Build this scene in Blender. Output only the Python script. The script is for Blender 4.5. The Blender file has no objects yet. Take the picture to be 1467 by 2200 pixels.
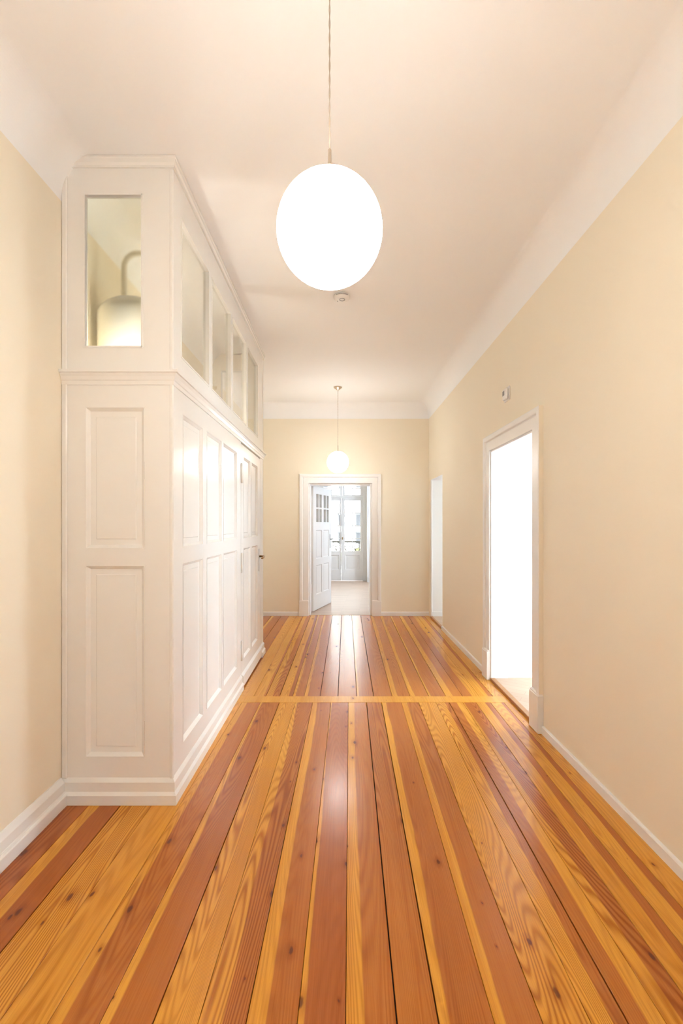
import bpy, bmesh, math, random
from mathutils import Vector, Matrix

random.seed(7)
scene = bpy.context.scene
C = scene.collection

# ------------------------------------------------------------------ camera
CAM_H = 1.35
cd = bpy.data.cameras.new('camera')
cam = bpy.data.objects.new('camera', cd)
C.objects.link(cam)
cam.location = (0, 0, CAM_H)
cam.rotation_euler = (math.pi / 2, 0, 0)          # level, looking along +Y
cd.sensor_fit = 'AUTO'
cd.sensor_width = 36.0
cd.lens = 16.0
cd.shift_x = 2.5 / 2200
cd.shift_y = 27.0 / 2200
cd.clip_start = 0.05
cd.clip_end = 200
scene.camera = cam

# ------------------------------------------------------------------ world (bright overcast day), exposure
SKY = 5.2
world = bpy.data.worlds.new('overcast_sky')
scene.world = world
world.use_nodes = True
bgn = world.node_tree.nodes['Background']
bgn.inputs['Color'].default_value = (0.90, 0.96, 1.0, 1)
bgn.inputs['Strength'].default_value = SKY
LAMP_NEAR, LAMP_FAR = 16.6, 13.5
LAMP_COLOR = (1.0, 0.975, 0.94, 1)

scene.view_settings.view_transform = 'Standard'
scene.view_settings.look = 'None'
scene.view_settings.gamma = 1.0
scene.view_settings.use_curve_mapping = False
scene.view_settings.exposure = 1.02
scene.cycles.max_bounces = 8
scene.cycles.diffuse_bounces = 5
scene.cycles.glossy_bounces = 4
scene.cycles.transmission_bounces = 8
scene.cycles.transparent_max_bounces = 16
scene.cycles.sample_clamp_indirect = 8.0
scene.cycles.use_adaptive_sampling = True
scene.cycles.adaptive_threshold = 0.25
scene.cycles.caustics_reflective = False
scene.cycles.caustics_refractive = False

CEIL = 3.13
XL, XR, YF, YB = -1.35, 1.31, 6.735, -4.7        # hall: left, right, far and back faces
WT = 0.45                                         # thickness of the right wall
DY0, DY1, DH1 = 3.066, 3.953, 1.99                # near doorway in the right wall
BY0, BY1, BH1 = -1.25, -0.35, 1.99               # unseen third doorway added behind the view for cool fill light
EY0, EY1, EH1 = 5.84, 6.61, 1.995                 # far doorway in the right wall
FX0, FX1, FH1 = -0.468, 0.465, 1.96               # doorway in the far wall

DAY_COLOR = (0.68, 0.86, 1.10)
def window_light(loc, rot, sx, sy, radiance):
    """daylight coming in through a real window opening outside the view"""
    l = bpy.data.lights.new('window_daylight', 'AREA')
    l.shape = 'RECTANGLE'; l.size = sx; l.size_y = sy
    l.color = DAY_COLOR
    l.energy = radiance * math.pi * sx * sy
    o = bpy.data.objects.new('window_daylight', l)
    C.objects.link(o)
    o.location = loc; o.rotation_euler = rot
    return o
RW_X = 3.6                                        # outer wall of the room on the right
RWIN = [(-1.5, 0.3), (3.2, 4.8), (5.75, 6.45)]                 # its unseen tall windows (along Y); the first added for fill light
RWZ = (0.12, 2.50)
RWL = [20.0, 5.6, 6.5]                          # radiance of the added lamp at each
for (a, b), rad in zip(RWIN, RWL):
    window_light((RW_X + 0.32, (a + b) / 2, 1.31), (0, math.pi / 2, 0), 2.38, b - a, rad)
window_light((2.92, 9.1, 1.6), (0, math.pi / 2, 0), 1.5, 0.8, 9.0)     # added at an unseen side opening to light the far room's door leaf
pl = bpy.data.lights.new('balcony_daylight', 'AREA')                     # sampling guide for the sky seen through the balcony doors
pl.shape = 'RECTANGLE'; pl.size = 1.3; pl.size_y = 2.8
po = bpy.data.objects.new('balcony_daylight', pl); C.objects.link(po)
po.location = (0.015, 11.12, 1.4); po.rotation_euler = (-math.pi / 2, 0, 0)
pl.cycles.is_portal = True

# ------------------------------------------------------------------ materials
def new_mat(name):
    m = bpy.data.materials.new(name)
    m.use_nodes = True
    nt = m.node_tree
    for n in list(nt.nodes):
        nt.nodes.remove(n)
    out = nt.nodes.new('ShaderNodeOutputMaterial')
    return m, nt, out

def N(nt, typ, **kw):
    n = nt.nodes.new(typ)
    for k, v in kw.items():
        setattr(n, k, v)
    return n

def math_node(nt, op, a, b=None, c=None, clamp=False):
    n = nt.nodes.new('ShaderNodeMath')
    n.operation = op; n.use_clamp = clamp
    for i, v in enumerate((a, b, c)):
        if v is None:
            continue
        if isinstance(v, (int, float)):
            n.inputs[i].default_value = v
        else:
            nt.links.new(v, n.inputs[i])
    return n.outputs[0]

def mix_color(nt, f, a, b, blend='MIX'):
    n = nt.nodes.new('ShaderNodeMix')
    n.data_type = 'RGBA'; n.blend_type = blend
    for sock, v in ((n.inputs[0], f), (n.inputs[6], a), (n.inputs[7], b)):
        if isinstance(v, (int, float)):
            sock.default_value = v
        elif isinstance(v, tuple):
            sock.default_value = v if len(v) == 4 else (*v, 1)
        else:
            nt.links.new(v, sock)
    return n.outputs[2]

def paint(name, col, rough=0.5, var=0.03, scale=6.0, bump=0.0, bscale=60.0, spec=0.5):
    m, nt, out = new_mat(name)
    p = N(nt, 'ShaderNodeBsdfPrincipled')
    tc = N(nt, 'ShaderNodeTexCoord')
    no = N(nt, 'ShaderNodeTexNoise')
    no.inputs['Scale'].default_value = scale
    no.inputs['Detail'].default_value = 4
    nt.links.new(tc.outputs['Object'], no.inputs['Vector'])
    dark = tuple(c * (1 - var) for c in col)
    lite = tuple(min(1, c * (1 + var * 0.5)) for c in col)
    nt.links.new(mix_color(nt, no.outputs['Fac'], dark, lite), p.inputs['Base Color'])
    p.inputs['Roughness'].default_value = rough
    p.inputs['Specular IOR Level'].default_value = spec
    if bump:
        nb = N(nt, 'ShaderNodeTexNoise')
        nb.inputs['Scale'].default_value = bscale
        nb.inputs['Detail'].default_value = 3
        nt.links.new(tc.outputs['Object'], nb.inputs['Vector'])
        b = N(nt, 'ShaderNodeBump')
        b.inputs['Strength'].default_value = bump
        b.inputs['Distance'].default_value = 0.004
        nt.links.new(nb.outputs['Fac'], b.inputs['Height'])
        nt.links.new(b.outputs['Normal'], p.inputs['Normal'])
    nt.links.new(p.outputs['BSDF'], out.inputs['Surface'])
    return m

def metal(name, col, rough=0.3):
    m, nt, out = new_mat(name)
    p = N(nt, 'ShaderNodeBsdfPrincipled')
    tc = N(nt, 'ShaderNodeTexCoord')
    no = N(nt, 'ShaderNodeTexNoise')
    no.inputs['Scale'].default_value = 90
    nt.links.new(tc.outputs['Object'], no.inputs['Vector'])
    nt.links.new(mix_color(nt, no.outputs['Fac'], tuple(c * .9 for c in col), col), p.inputs['Base Color'])
    p.inputs['Metallic'].default_value = 1.0
    p.inputs['Roughness'].default_value = rough
    nt.links.new(p.outputs['BSDF'], out.inputs['Surface'])
    return m

def clear_glass(name, tint=(0.97, 0.98, 0.97), ior=1.5, rough=0.01):
    m, nt, out = new_mat(name)
    tr = N(nt, 'ShaderNodeBsdfTransparent'); tr.inputs['Color'].default_value = (*tint, 1)
    gl = N(nt, 'ShaderNodeBsdfGlossy'); gl.inputs['Roughness'].default_value = rough
    fr = N(nt, 'ShaderNodeFresnel'); ge = N(nt, 'ShaderNodeNewGeometry')
    io = N(nt, 'ShaderNodeMapRange'); nt.links.new(ge.outputs['Backfacing'], io.inputs['Value'])
    io.inputs['To Min'].default_value = ior; io.inputs['To Max'].default_value = 1.0 / ior
    nt.links.new(io.outputs['Result'], fr.inputs['IOR'])
    tc = N(nt, 'ShaderNodeTexCoord')
    no = N(nt, 'ShaderNodeTexNoise'); no.inputs['Scale'].default_value = 5.0
    nt.links.new(tc.outputs['Object'], no.inputs['Vector'])
    b = N(nt, 'ShaderNodeBump'); b.inputs['Strength'].default_value = 0.05; b.inputs['Distance'].default_value = 0.02
    nt.links.new(no.outputs['Fac'], b.inputs['Height'])
    nt.links.new(b.outputs['Normal'], gl.inputs['Normal'])
    mx = N(nt, 'ShaderNodeMixShader')
    nt.links.new(fr.outputs['Fac'], mx.inputs[0])
    nt.links.new(tr.outputs[0], mx.inputs[1])
    nt.links.new(gl.outputs[0], mx.inputs[2])
    nt.links.new(mx.outputs[0], out.inputs['Surface'])
    return m

def obscured_glass(name):
    m, nt, out = new_mat(name)
    rf = N(nt, 'ShaderNodeBsdfRefraction')
    rf.inputs['Color'].default_value = (0.99, 0.985, 0.925, 1)
    rf.inputs['Roughness'].default_value = 0.22
    rf.inputs['IOR'].default_value = 1.15
    tr = N(nt, 'ShaderNodeBsdfTransparent'); tr.inputs['Color'].default_value = (0.99, 0.985, 0.925, 1)
    gl = N(nt, 'ShaderNodeBsdfGlossy'); gl.inputs['Roughness'].default_value = 0.15
    tc = N(nt, 'ShaderNodeTexCoord')
    no = N(nt, 'ShaderNodeTexNoise'); no.inputs['Scale'].default_value = 18
    nt.links.new(tc.outputs['Object'], no.inputs['Vector'])
    b = N(nt, 'ShaderNodeBump'); b.inputs['Strength'].default_value = 0.1; b.inputs['Distance'].default_value = 0.01
    nt.links.new(no.outputs['Fac'], b.inputs['Height'])
    nt.links.new(b.outputs['Normal'], rf.inputs['Normal'])
    m0 = N(nt, 'ShaderNodeMixShader'); m0.inputs[0].default_value = 0.05
    nt.links.new(rf.outputs[0], m0.inputs[1]); nt.links.new(tr.outputs[0], m0.inputs[2])
    m1 = N(nt, 'ShaderNodeMixShader'); m1.inputs[0].default_value = 0.03
    nt.links.new(m0.outputs[0], m1.inputs[1]); nt.links.new(gl.outputs[0], m1.inputs[2])
    nt.links.new(m1.outputs[0], out.inputs['Surface'])
    return m

def lamp_glass(name, strength):
    """white opal glass lit from inside"""
    m, nt, out = new_mat(name)
    e = N(nt, 'ShaderNodeEmission')
    e.inputs['Color'].default_value = LAMP_COLOR
    e.inputs['Strength'].default_value = strength
    nt.links.new(e.outputs[0], out.inputs['Surface'])
    return m

def plank_wood(name):
    """old varnished pine: pale sapwood edge beside red heartwood, grain lines, knots.
    Reads each board's own custom properties."""
    m, nt, out = new_mat(name)
    L = nt.links.new
    def attr(k):
        a = N(nt, 'ShaderNodeAttribute', attribute_type='OBJECT', attribute_name=k)
        return a.outputs['Fac']
    tc = N(nt, 'ShaderNodeTexCoord')
    sp = N(nt, 'ShaderNodeSeparateXYZ'); L(tc.outputs['Object'], sp.inputs[0])
    y = sp.outputs['Y']
    x = math_node(nt, 'SUBTRACT', sp.outputs['X'], math_node(nt, 'MULTIPLY', attr('slope'), y))
    seed = attr('seed')
    u = math_node(nt, 'DIVIDE', x, attr('board_width'))
    u = math_node(nt, 'ABSOLUTE', math_node(nt, 'SUBTRACT', u, attr('flip')))
    def noise(vx, vy, detail=2.0, rough=0.5, off=0.0, dist=0.0):
        cb = N(nt, 'ShaderNodeCombineXYZ')
        L(math_node(nt, 'MULTIPLY', x, vx), cb.inputs[0])
        L(math_node(nt, 'MULTIPLY', y, vy), cb.inputs[1])
        L(math_node(nt, 'ADD', math_node(nt, 'MULTIPLY', seed, 7.31), off), cb.inputs[2])
        n = N(nt, 'ShaderNodeTexNoise')
        n.inputs['Scale'].default_value = 1.0
        n.inputs['Detail'].default_value = detail
        n.inputs['Roughness'].default_value = rough
        n.inputs['Distortion'].default_value = dist
        L(cb.outputs[0], n.inputs['Vector'])
        return n.outputs['Fac']
    # wavy border between sapwood and heartwood
    t = math_node(nt, 'DIVIDE', math_node(nt, 'SUBTRACT', y, attr('y_near')), attr('y_span'), clamp=True)
    bnd = math_node(nt, 'ADD', attr('sap_near'), math_node(nt, 'MULTIPLY', math_node(nt, 'SUBTRACT', attr('sap_far'), attr('sap_near')), t))
    wob = math_node(nt, 'MULTIPLY', math_node(nt, 'SUBTRACT', noise(0.0, 1.3, 1.0), 0.5), 0.22)
    wob2 = math_node(nt, 'MULTIPLY', math_node(nt, 'SUBTRACT', noise(2.0, 6.0, 2.0, off=3.3), 0.5), 0.06)
    on = math_node(nt, 'GREATER_THAN', attr('sap_near'), 0.01)
    off = math_node(nt, 'LESS_THAN', attr('sap_near'), 0.98)
    wsum = math_node(nt, 'MULTIPLY', math_node(nt, 'MULTIPLY', math_node(nt, 'ADD', wob, wob2), on), off)
    bnd = math_node(nt, 'ADD', bnd, wsum)
    mr = N(nt, 'ShaderNodeMapRange', interpolation_type='SMOOTHSTEP')
    L(math_node(nt, 'SUBTRACT', u, bnd), mr.inputs['Value'])
    mr.inputs['From Min'].default_value = -0.02
    mr.inputs['From Max'].default_value = 0.03
    heart = mr.outputs['Result']
    # base tones
    sapc = mix_color(nt, noise(6.0, 0.8, 2.0, off=1.0), (0.76, 0.335, 0.032, 1), (0.84, 0.41, 0.055, 1))
    hrt = mix_color(nt, noise(10.0, 0.5, 3.0, off=2.0), (0.50, 0.158, 0.020, 1), (0.64, 0.240, 0.040, 1))
    red = mix_color(nt, noise(10.0, 0.6, 3.0, off=5.0), (0.36, 0.082, 0.012, 1), (0.50, 0.140, 0.025, 1))
    hc = mix_color(nt, attr('red'), hrt, red)
    base = mix_color(nt, heart, sapc, hc)
    # growth ring lines: contours of a stretched noise field
    f = noise(5.0, 0.30, 1.5, 0.4, off=9.0)
    rings = math_node(nt, 'SINE', math_node(nt, 'MULTIPLY', f, 430.0))
    rings = math_node(nt, 'POWER', math_node(nt, 'ADD', math_node(nt, 'MULTIPLY', rings, 0.5), 0.5), 1.6)
    fine = noise(420.0, 5.0, 2.0, off=13.0)
    patch = noise(4.0, 0.5, 1.0, off=21.0)
    gstr = math_node(nt, 'MULTIPLY', math_node(nt, 'SUBTRACT', patch, 0.30, clamp=True), attr('grain'))
    gstr = math_node(nt, 'MULTIPLY', gstr, 3.2, clamp=True)
    dk = mix_color(nt, 1.0, base, (0.62, 0.44, 0.30, 1), 'MULTIPLY')
    base = mix_color(nt, math_node(nt, 'MULTIPLY', rings, gstr, clamp=True), base, dk)
    base = mix_color(nt, math_node(nt, 'MULTIPLY', math_node(nt, 'SUBTRACT', fine, 0.40, clamp=True), 1.6, clamp=True),
                     base, mix_color(nt, 1.0, base, (0.74, 0.62, 0.5, 1), 'MULTIPLY'))
    streak = noise(26.0, 0.25, 2.0, off=17.0)
    base = mix_color(nt, math_node(nt, 'MULTIPLY', math_node(nt, 'SUBTRACT', streak, 0.5, clamp=True), 2.2, clamp=True),
                     base, mix_color(nt, 1.0, base, (0.80, 0.64, 0.52, 1), 'MULTIPLY'))
    # knots
    cb = N(nt, 'ShaderNodeCombineXYZ')
    wx = math_node(nt, 'MULTIPLY', math_node(nt, 'SUBTRACT', noise(60, 30, 2.0, off=31.0), 0.5), 0.012)
    L(math_node(nt, 'ADD', math_node(nt, 'MULTIPLY', math_node(nt, 'ADD', x, wx), 7.0), math_node(nt, 'MULTIPLY', seed, 13.7)), cb.inputs[0])
    L(math_node(nt, 'ADD', math_node(nt, 'MULTIPLY', y, 3.2), math_node(nt, 'MULTIPLY', seed, 5.1)), cb.inputs[1])
    vo = N(nt, 'ShaderNodeTexVoronoi', voronoi_dimensions='2D', feature='F1')
    vo.inputs['Scale'].default_value = 1.0
    L(cb.outputs[0], vo.inputs['Vector'])
    sc = N(nt, 'ShaderNodeSeparateColor'); L(vo.outputs['Color'], sc.inputs[0])
    size = math_node(nt, 'MULTIPLY', math_node(nt, 'SUBTRACT', sc.outputs[0], 0.62, clamp=True), 0.20)
    rel = math_node(nt, 'DIVIDE', vo.outputs['Distance'], math_node(nt, 'ADD', size, 0.0005))
    def band(lo, hi, v):
        kn = N(nt, 'ShaderNodeMapRange', interpolation_type='SMOOTHSTEP')
        L(rel, kn.inputs['Value'])
        kn.inputs['From Min'].default_value = lo; kn.inputs['From Max'].default_value = hi
        kn.inputs['To Min'].default_value = v; kn.inputs['To Max'].default_value = 0.0
        return kn.outputs['Result']
    base = mix_color(nt, band(0.8, 3.2, 0.55), base, mix_color(nt, 1.0, base, (0.62, 0.40, 0.30, 1), 'MULTIPLY'))
    base = mix_color(nt, band(0.5, 1.1, 0.85), base, (0.13, 0.032, 0.010, 1))
    p = N(nt, 'ShaderNodeBsdfPrincipled')
    L(base, p.inputs['Base Color'])
    ro = math_node(nt, 'ADD', math_node(nt, 'MULTIPLY', noise(8.0, 1.5, 2.0, off=40.0), 0.06), 0.19)
    L(ro, p.inputs['Roughness'])
    p.inputs['Specular IOR Level'].default_value = 0.5
    b = N(nt, 'ShaderNodeBump'); b.inputs['Strength'].default_value = 0.10; b.inputs['Distance'].default_value = 0.002
    L(math_node(nt, 'ADD', math_node(nt, 'MULTIPLY', fine, 0.6), noise(8.0, 1.2, 1.0, off=50.0)), b.inputs['Height'])
    L(b.outputs['Normal'], p.inputs['Normal'])
    L(p.outputs['BSDF'], out.inputs['Surface'])
    return m

def parquet(name, a, b, rot=0.0):
    m, nt, out = new_mat(name)
    L = nt.links.new
    tc = N(nt, 'ShaderNodeTexCoord')
    mp = N(nt, 'ShaderNodeMapping'); mp.inputs['Rotation'].default_value = (0, 0, rot)
    L(tc.outputs['Object'], mp.inputs['Vector'])
    br = N(nt, 'ShaderNodeTexBrick')
    br.inputs['Scale'].default_value = 1.0
    br.inputs['Brick Width'].default_value = 0.55
    br.inputs['Row Height'].default_value = 0.075
    br.inputs['Mortar Size'].default_value = 0.0012
    br.inputs['Color1'].default_value = (*a, 1); br.inputs['Color2'].default_value = (*b, 1)
    br.inputs['Mortar'].default_value = tuple(c * .6 for c in a) + (1,)
    L(mp.outputs[0], br.inputs['Vector'])
    no = N(nt, 'ShaderNodeTexNoise'); no.inputs['Scale'].default_value = 3.0; no.inputs['Detail'].default_value = 6
    ms = N(nt, 'ShaderNodeMapping'); ms.inputs['Scale'].default_value = (2, 40, 1); ms.inputs['Rotation'].default_value = (0, 0, rot)
    L(tc.outputs['Object'], ms.inputs['Vector']); L(ms.outputs[0], no.inputs['Vector'])
    col = mix_color(nt, no.outputs['Fac'], br.outputs['Color'], mix_color(nt, 0.5, br.outputs['Color'], (*b, 1)))
    p = N(nt, 'ShaderNodeBsdfPrincipled')
    L(col, p.inputs['Base Color']); p.inputs['Roughness'].default_value = 0.42
    L(p.outputs['BSDF'], out.inputs['Surface'])
    return m

M = {}
M['wall'] = paint('cream_wall_paint', (0.87, 0.79, 0.64), 0.75, 0.02, 2.0)
M['white_wall'] = paint('white_wall_paint', (0.86, 0.85, 0.83), 0.7, 0.02, 2.0)
M['ceiling'] = paint('white_ceiling_paint', (0.91, 0.905, 0.895), 0.8, 0.015, 1.5)
M['gloss'] = paint('white_gloss_paint', (0.85, 0.83, 0.79), 0.23, 0.02, 7.0, 0.05, 26)
M['trim'] = paint('white_trim_paint', (0.85, 0.835, 0.81), 0.32, 0.02, 9.0, 0.03, 60)
M['plank'] = plank_wood('varnished_pine')
M['sub'] = paint('dark_floor_gap', (0.02, 0.012, 0.008), 0.9)
M['sill'] = paint('brown_wood_sill', (0.42, 0.19, 0.065), 0.4, 0.25, 25)
M['oak'] = parquet('pale_oak_parquet', (0.44, 0.30, 0.205), (0.52, 0.37, 0.26), 0.6)
M['oak_far'] = parquet('pale_oak_parquet_wide', (0.55, 0.39, 0.28), (0.63, 0.46, 0.345), 0.08)
M['nickel'] = metal('brushed_nickel', (0.66, 0.57, 0.46), 0.28)
M['steel'] = metal('satin_steel', (0.55, 0.54, 0.53), 0.35)
M['brass'] = metal('dull_brass', (0.42, 0.28, 0.14), 0.35)
M['cord'] = paint('clear_plastic_cord', (0.55, 0.47, 0.38), 0.4)
M['opal'] = lamp_glass('lit_opal_glass', LAMP_NEAR)
M['opal_dim'] = lamp_glass('dimly_lit_opal_glass', LAMP_FAR)
M['bulb'] = lamp_glass('lit_bulb', 75.0)  # closet fill, added out of sight to light the tank front
M['bulb_dim'] = lamp_glass('dim_lit_bulb', 55.0)  # closet fill, added out of sight to light the space behind the panes
M['glass'] = clear_glass('old_window_glass')
M['glass_closet'] = clear_glass('closet_window_glass', (0.995, 0.99, 0.97), 1.4)
M['obscured'] = obscured_glass('obscured_glass')
M['plastic'] = paint('white_plastic', (0.84, 0.82, 0.79), 0.4)
M['grey_plastic'] = paint('grey_plastic', (0.33, 0.32, 0.31), 0.5)
M['dark'] = paint('dark_slot', (0.10, 0.09, 0.08), 0.6)
M['enamel'] = paint('white_enamel', (0.88, 0.87, 0.84), 0.25)
M['pipe'] = paint('buff_painted_pipe', (0.76, 0.70, 0.56), 0.5)
M['facade'] = paint('pale_render', (0.90, 0.89, 0.87), 0.9, 0.04, 0.5)
M['facade_glass'] = paint('dark_window_glass', (0.085, 0.088, 0.096), 0.7, spec=0.2)
M['facade_frame'] = paint('window_frame_paint', (0.2, 0.2, 0.205), 0.8, spec=0.1)
M['iron'] = paint('weathered_iron', (0.045, 0.041, 0.033), 0.8, spec=0.1)
M['stone'] = paint('balcony_stone', (0.35, 0.33, 0.30), 0.9)
M['street'] = paint('street_surface', (0.5, 0.49, 0.46), 0.95)
M['leaf'] = paint('yellow_green_leaves', (0.17, 0.165, 0.08), 0.9, 0.3, 2.0, spec=0.1)

# ------------------------------------------------------------------ mesh helpers
class MB:
    def __init__(self):
        self.v = []; self.f = []; self.mi = []; self.sm = []
    def add(self, verts, faces, mi=0, smooth=False):
        o = len(self.v)
        self.v += [tuple(p) for p in verts]
        for f in faces:
            self.f.append(tuple(i + o for i in f)); self.mi.append(mi); self.sm.append(smooth)
        return self
    def box(self, x0, x1, y0, y1, z0, z1, mi=0, c=0.0):
        """axis box, optionally with chamfered edges"""
        if c <= 0:
            v = [(x0, y0, z0), (x1, y0, z0), (x1, y1, z0), (x0, y1, z0), (x0, y0, z1), (x1, y0, z1), (x1, y1, z1), (x0, y1, z1)]
            f = [(0, 3, 2, 1), (4, 5, 6, 7), (0, 1, 5, 4), (1, 2, 6, 5), (2, 3, 7, 6), (3, 0, 4, 7)]
            return self.add(v, f, mi)
        bm = bmesh.new()
        bmesh.ops.create_cube(bm, size=1.0)
        for q in bm.verts:
            q.co = Vector(((x0 + x1) / 2 + q.co.x * (x1 - x0), (y0 + y1) / 2 + q.co.y * (y1 - y0), (z0 + z1) / 2 + q.co.z * (z1 - z0)))
        bmesh.ops.bevel(bm, geom=list(bm.edges), offset=c, segments=1, affect='EDGES', profile=0.5)
        bm.verts.index_update()
        self.add([q.co for q in bm.verts], [[q.index for q in f.verts] for f in bm.faces], mi)
        bm.free()
        return self
    def tube(self, pts, r, n=8, mi=0, caps=True):
        """round tube along a polyline"""
        pts = [Vector(p) for p in pts]
        rr = r if isinstance(r, (list, tuple)) else [r] * len(pts)
        rings = []
        up = None
        for i, p in enumerate(pts):
            d = (pts[min(i + 1, len(pts) - 1)] - pts[max(i - 1, 0)]).normalized()
            if up is None:
                a = Vector((0, 0, 1)) if abs(d.z) < 0.9 else Vector((1, 0, 0))
                up = d.cross(a).normalized()
            else:
                up = (up - d * up.dot(d)).normalized()
            w = d.cross(up)
            rings.append([p + (up * math.cos(2 * math.pi * k / n) + w * math.sin(2 * math.pi * k / n)) * rr[i] for k in range(n)])
        o = len(self.v)
        for ring in rings:
            self.v += [tuple(q) for q in ring]
        for i in range(len(pts) - 1):
            for k in range(n):
                a = o + i * n + k; b = o + i * n + (k + 1) % n
                self.f.append((a, b, b + n, a + n)); self.mi.append(mi); self.sm.append(True)
        if caps:
            self.f.append(tuple(o + k for k in range(n))[::-1]); self.mi.append(mi); self.sm.append(False)
            e = o + (len(pts) - 1) * n
            self.f.append(tuple(e + k for k in range(n))); self.mi.append(mi); self.sm.append(False)
        return self
    def lathe(self, prof, cx, cy, n=32, mi=0, smooth=True):
        """prof: list of (radius, z) from one pole to the other"""
        o = len(self.v)
        idx = []
        for r, z in prof:
            if r < 1e-6:
                idx.append([len(self.v)]); self.v.append((cx, cy, z))
            else:
                idx.append(list(range(len(self.v), len(self.v) + n)))
                self.v += [(cx + r * math.cos(2 * math.pi * k / n), cy + r * math.sin(2 * math.pi * k / n), z) for k in range(n)]
        for a, b in zip(idx, idx[1:]):
            for k in range(n):
                k2 = (k + 1) % n
                if len(a) == 1 and len(b) == 1:
                    continue
                if len(a) == 1:
                    f = (a[0], b[k], b[k2])
                elif len(b) == 1:
                    f = (a[k], b[0], a[k2])
                else:
                    f = (a[k], b[k], b[k2], a[k2])
                self.f.append(f); self.mi.append(mi); self.sm.append(smooth)
        return self
    def build(self, name, mats, parent=None):
        me = bpy.data.meshes.new(name)
        me.from_pydata(self.v, [], self.f)
        if not isinstance(mats, (list, tuple)):
            mats = [mats]
        for m in mats:
            me.materials.append(M[m] if isinstance(m, str) else m)
        me.polygons.foreach_set('material_index', self.mi)
        me.polygons.foreach_set('use_smooth', self.sm)
        bm = bmesh.new(); bm.from_mesh(me)
        bmesh.ops.recalc_face_normals(bm, faces=bm.faces)
        bm.to_mesh(me); bm.free()
        me.update()
        o = bpy.data.objects.new(name, me)
        C.objects.link(o)
        attach(o, parent)
        return o

def attach(o, parent):
    if parent is not None:
        o.parent = parent
        w = Matrix.Translation(parent.location) if parent.type == 'EMPTY' else Matrix.Identity(4)
        o.matrix_parent_inverse = w.inverted()

def tag(o, label=None, cat=None, group=None, kind=None):
    if label: o['label'] = label
    if cat: o['category'] = cat
    if group: o['group'] = group
    if kind: o['kind'] = kind
    return o

def empty(name, loc, label=None, cat=None, group=None, kind=None):
    o = bpy.data.objects.new(name, None)
    C.objects.link(o)
    o.location = loc
    o.empty_display_size = 0.1
    return tag(o, label, cat, group, kind)

def basis(origin, u, v, n):
    """maps local (u, v, n) to world; n is the outward normal"""
    O, U, V, W = (Vector(k) for k in (origin, u, v, n))
    return lambda a, b, c: O + U * a + V * b + W * c

def holed_slab(mb, T, u0, u1, v0, v1, holes, n0, n1, mi_front=0, mi_back=0, mi_hole=0, mi_side=0):
    """flat slab between depths n0 (back) and n1 (front) with rectangular holes (a0, a1, b0, b1)"""
    us = sorted(set([u0, u1] + [h[0] for h in holes] + [h[1] for h in holes]))
    vs = sorted(set([v0, v1] + [h[2] for h in holes] + [h[3] for h in holes]))
    us = [u for u in us if u0 <= u <= u1]; vs = [v for v in vs if v0 <= v <= v1]
    inside = lambda a, b: any(h[0] < a < h[1] and h[2] < b < h[3] for h in holes)
    for i in range(len(us) - 1):
        for j in range(len(vs) - 1):
            a0, a1, b0, b1 = us[i], us[i + 1], vs[j], vs[j + 1]
            if inside((a0 + a1) / 2, (b0 + b1) / 2):
                continue
            mb.add([T(a0, b0, n1), T(a1, b0, n1), T(a1, b1, n1), T(a0, b1, n1)], [(0, 1, 2, 3)], mi_front)
            mb.add([T(a0, b0, n0), T(a0, b1, n0), T(a1, b1, n0), T(a1, b0, n0)], [(0, 1, 2, 3)], mi_back)
    def wall(a0, b0, a1, b1, mi):
        mb.add([T(a0, b0, n0), T(a1, b1, n0), T(a1, b1, n1), T(a0, b0, n1)], [(0, 1, 2, 3)], mi)
    for h in holes:
        for e in (((h[0], h[2]), (h[0], h[3])), ((h[1], h[2]), (h[1], h[3])), ((h[0], h[2]), (h[1], h[2])), ((h[0], h[3]), (h[1], h[3]))):
            (a0, b0), (a1, b1) = e
            if (b0 == b1 and (b0 <= v0 or b0 >= v1)) or (a0 == a1 and (a0 <= u0 or a0 >= u1)):
                continue
            wall(a0, b0, a1, b1, mi_hole)
    wall(u0, v0, u0, v1, mi_side); wall(u1, v0, u1, v1, mi_side)
    wall(u0, v1, u1, v1, mi_side); 
    # underside, without the strip of holes that reach the ground
    cuts = [h for h in holes if h[2] <= v0]
    x = u0
    for h in sorted(cuts):
        wall(x, v0, h[0], v0, mi_side); x = h[1]
    wall(x, v0, u1, v0, mi_side)
    return mb

def ring_panel(mb, T, u0, u1, v0, v1, prof, mi=0):
    """nested rectangles: prof = [(inset, depth), ...]; last one is filled"""
    rings = []
    for ins, d in prof:
        rings.append([T(u0 + ins, v0 + ins, d), T(u1 - ins, v0 + ins, d), T(u1 - ins, v1 - ins, d), T(u0 + ins, v1 - ins, d)])
    for a, b in zip(rings, rings[1:]):
        for k in range(4):
            k2 = (k + 1) % 4
            mb.add([a[k], a[k2], b[k2], b[k]], [(0, 1, 2, 3)], mi)
    mb.add(rings[-1], [(0, 1, 2, 3)], mi)
    return mb

PANEL = [(0.0, 0.001), (0.004, 0.001), (0.008, -0.004), (0.016, -0.012), (0.019, -0.016), (0.046, -0.016), (0.049, -0.0125)]
PANEL_THIN = [(0.0, 0.0), (0.004, -0.002), (0.012, -0.010), (0.03, -0.010), (0.032, -0.008)]

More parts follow.
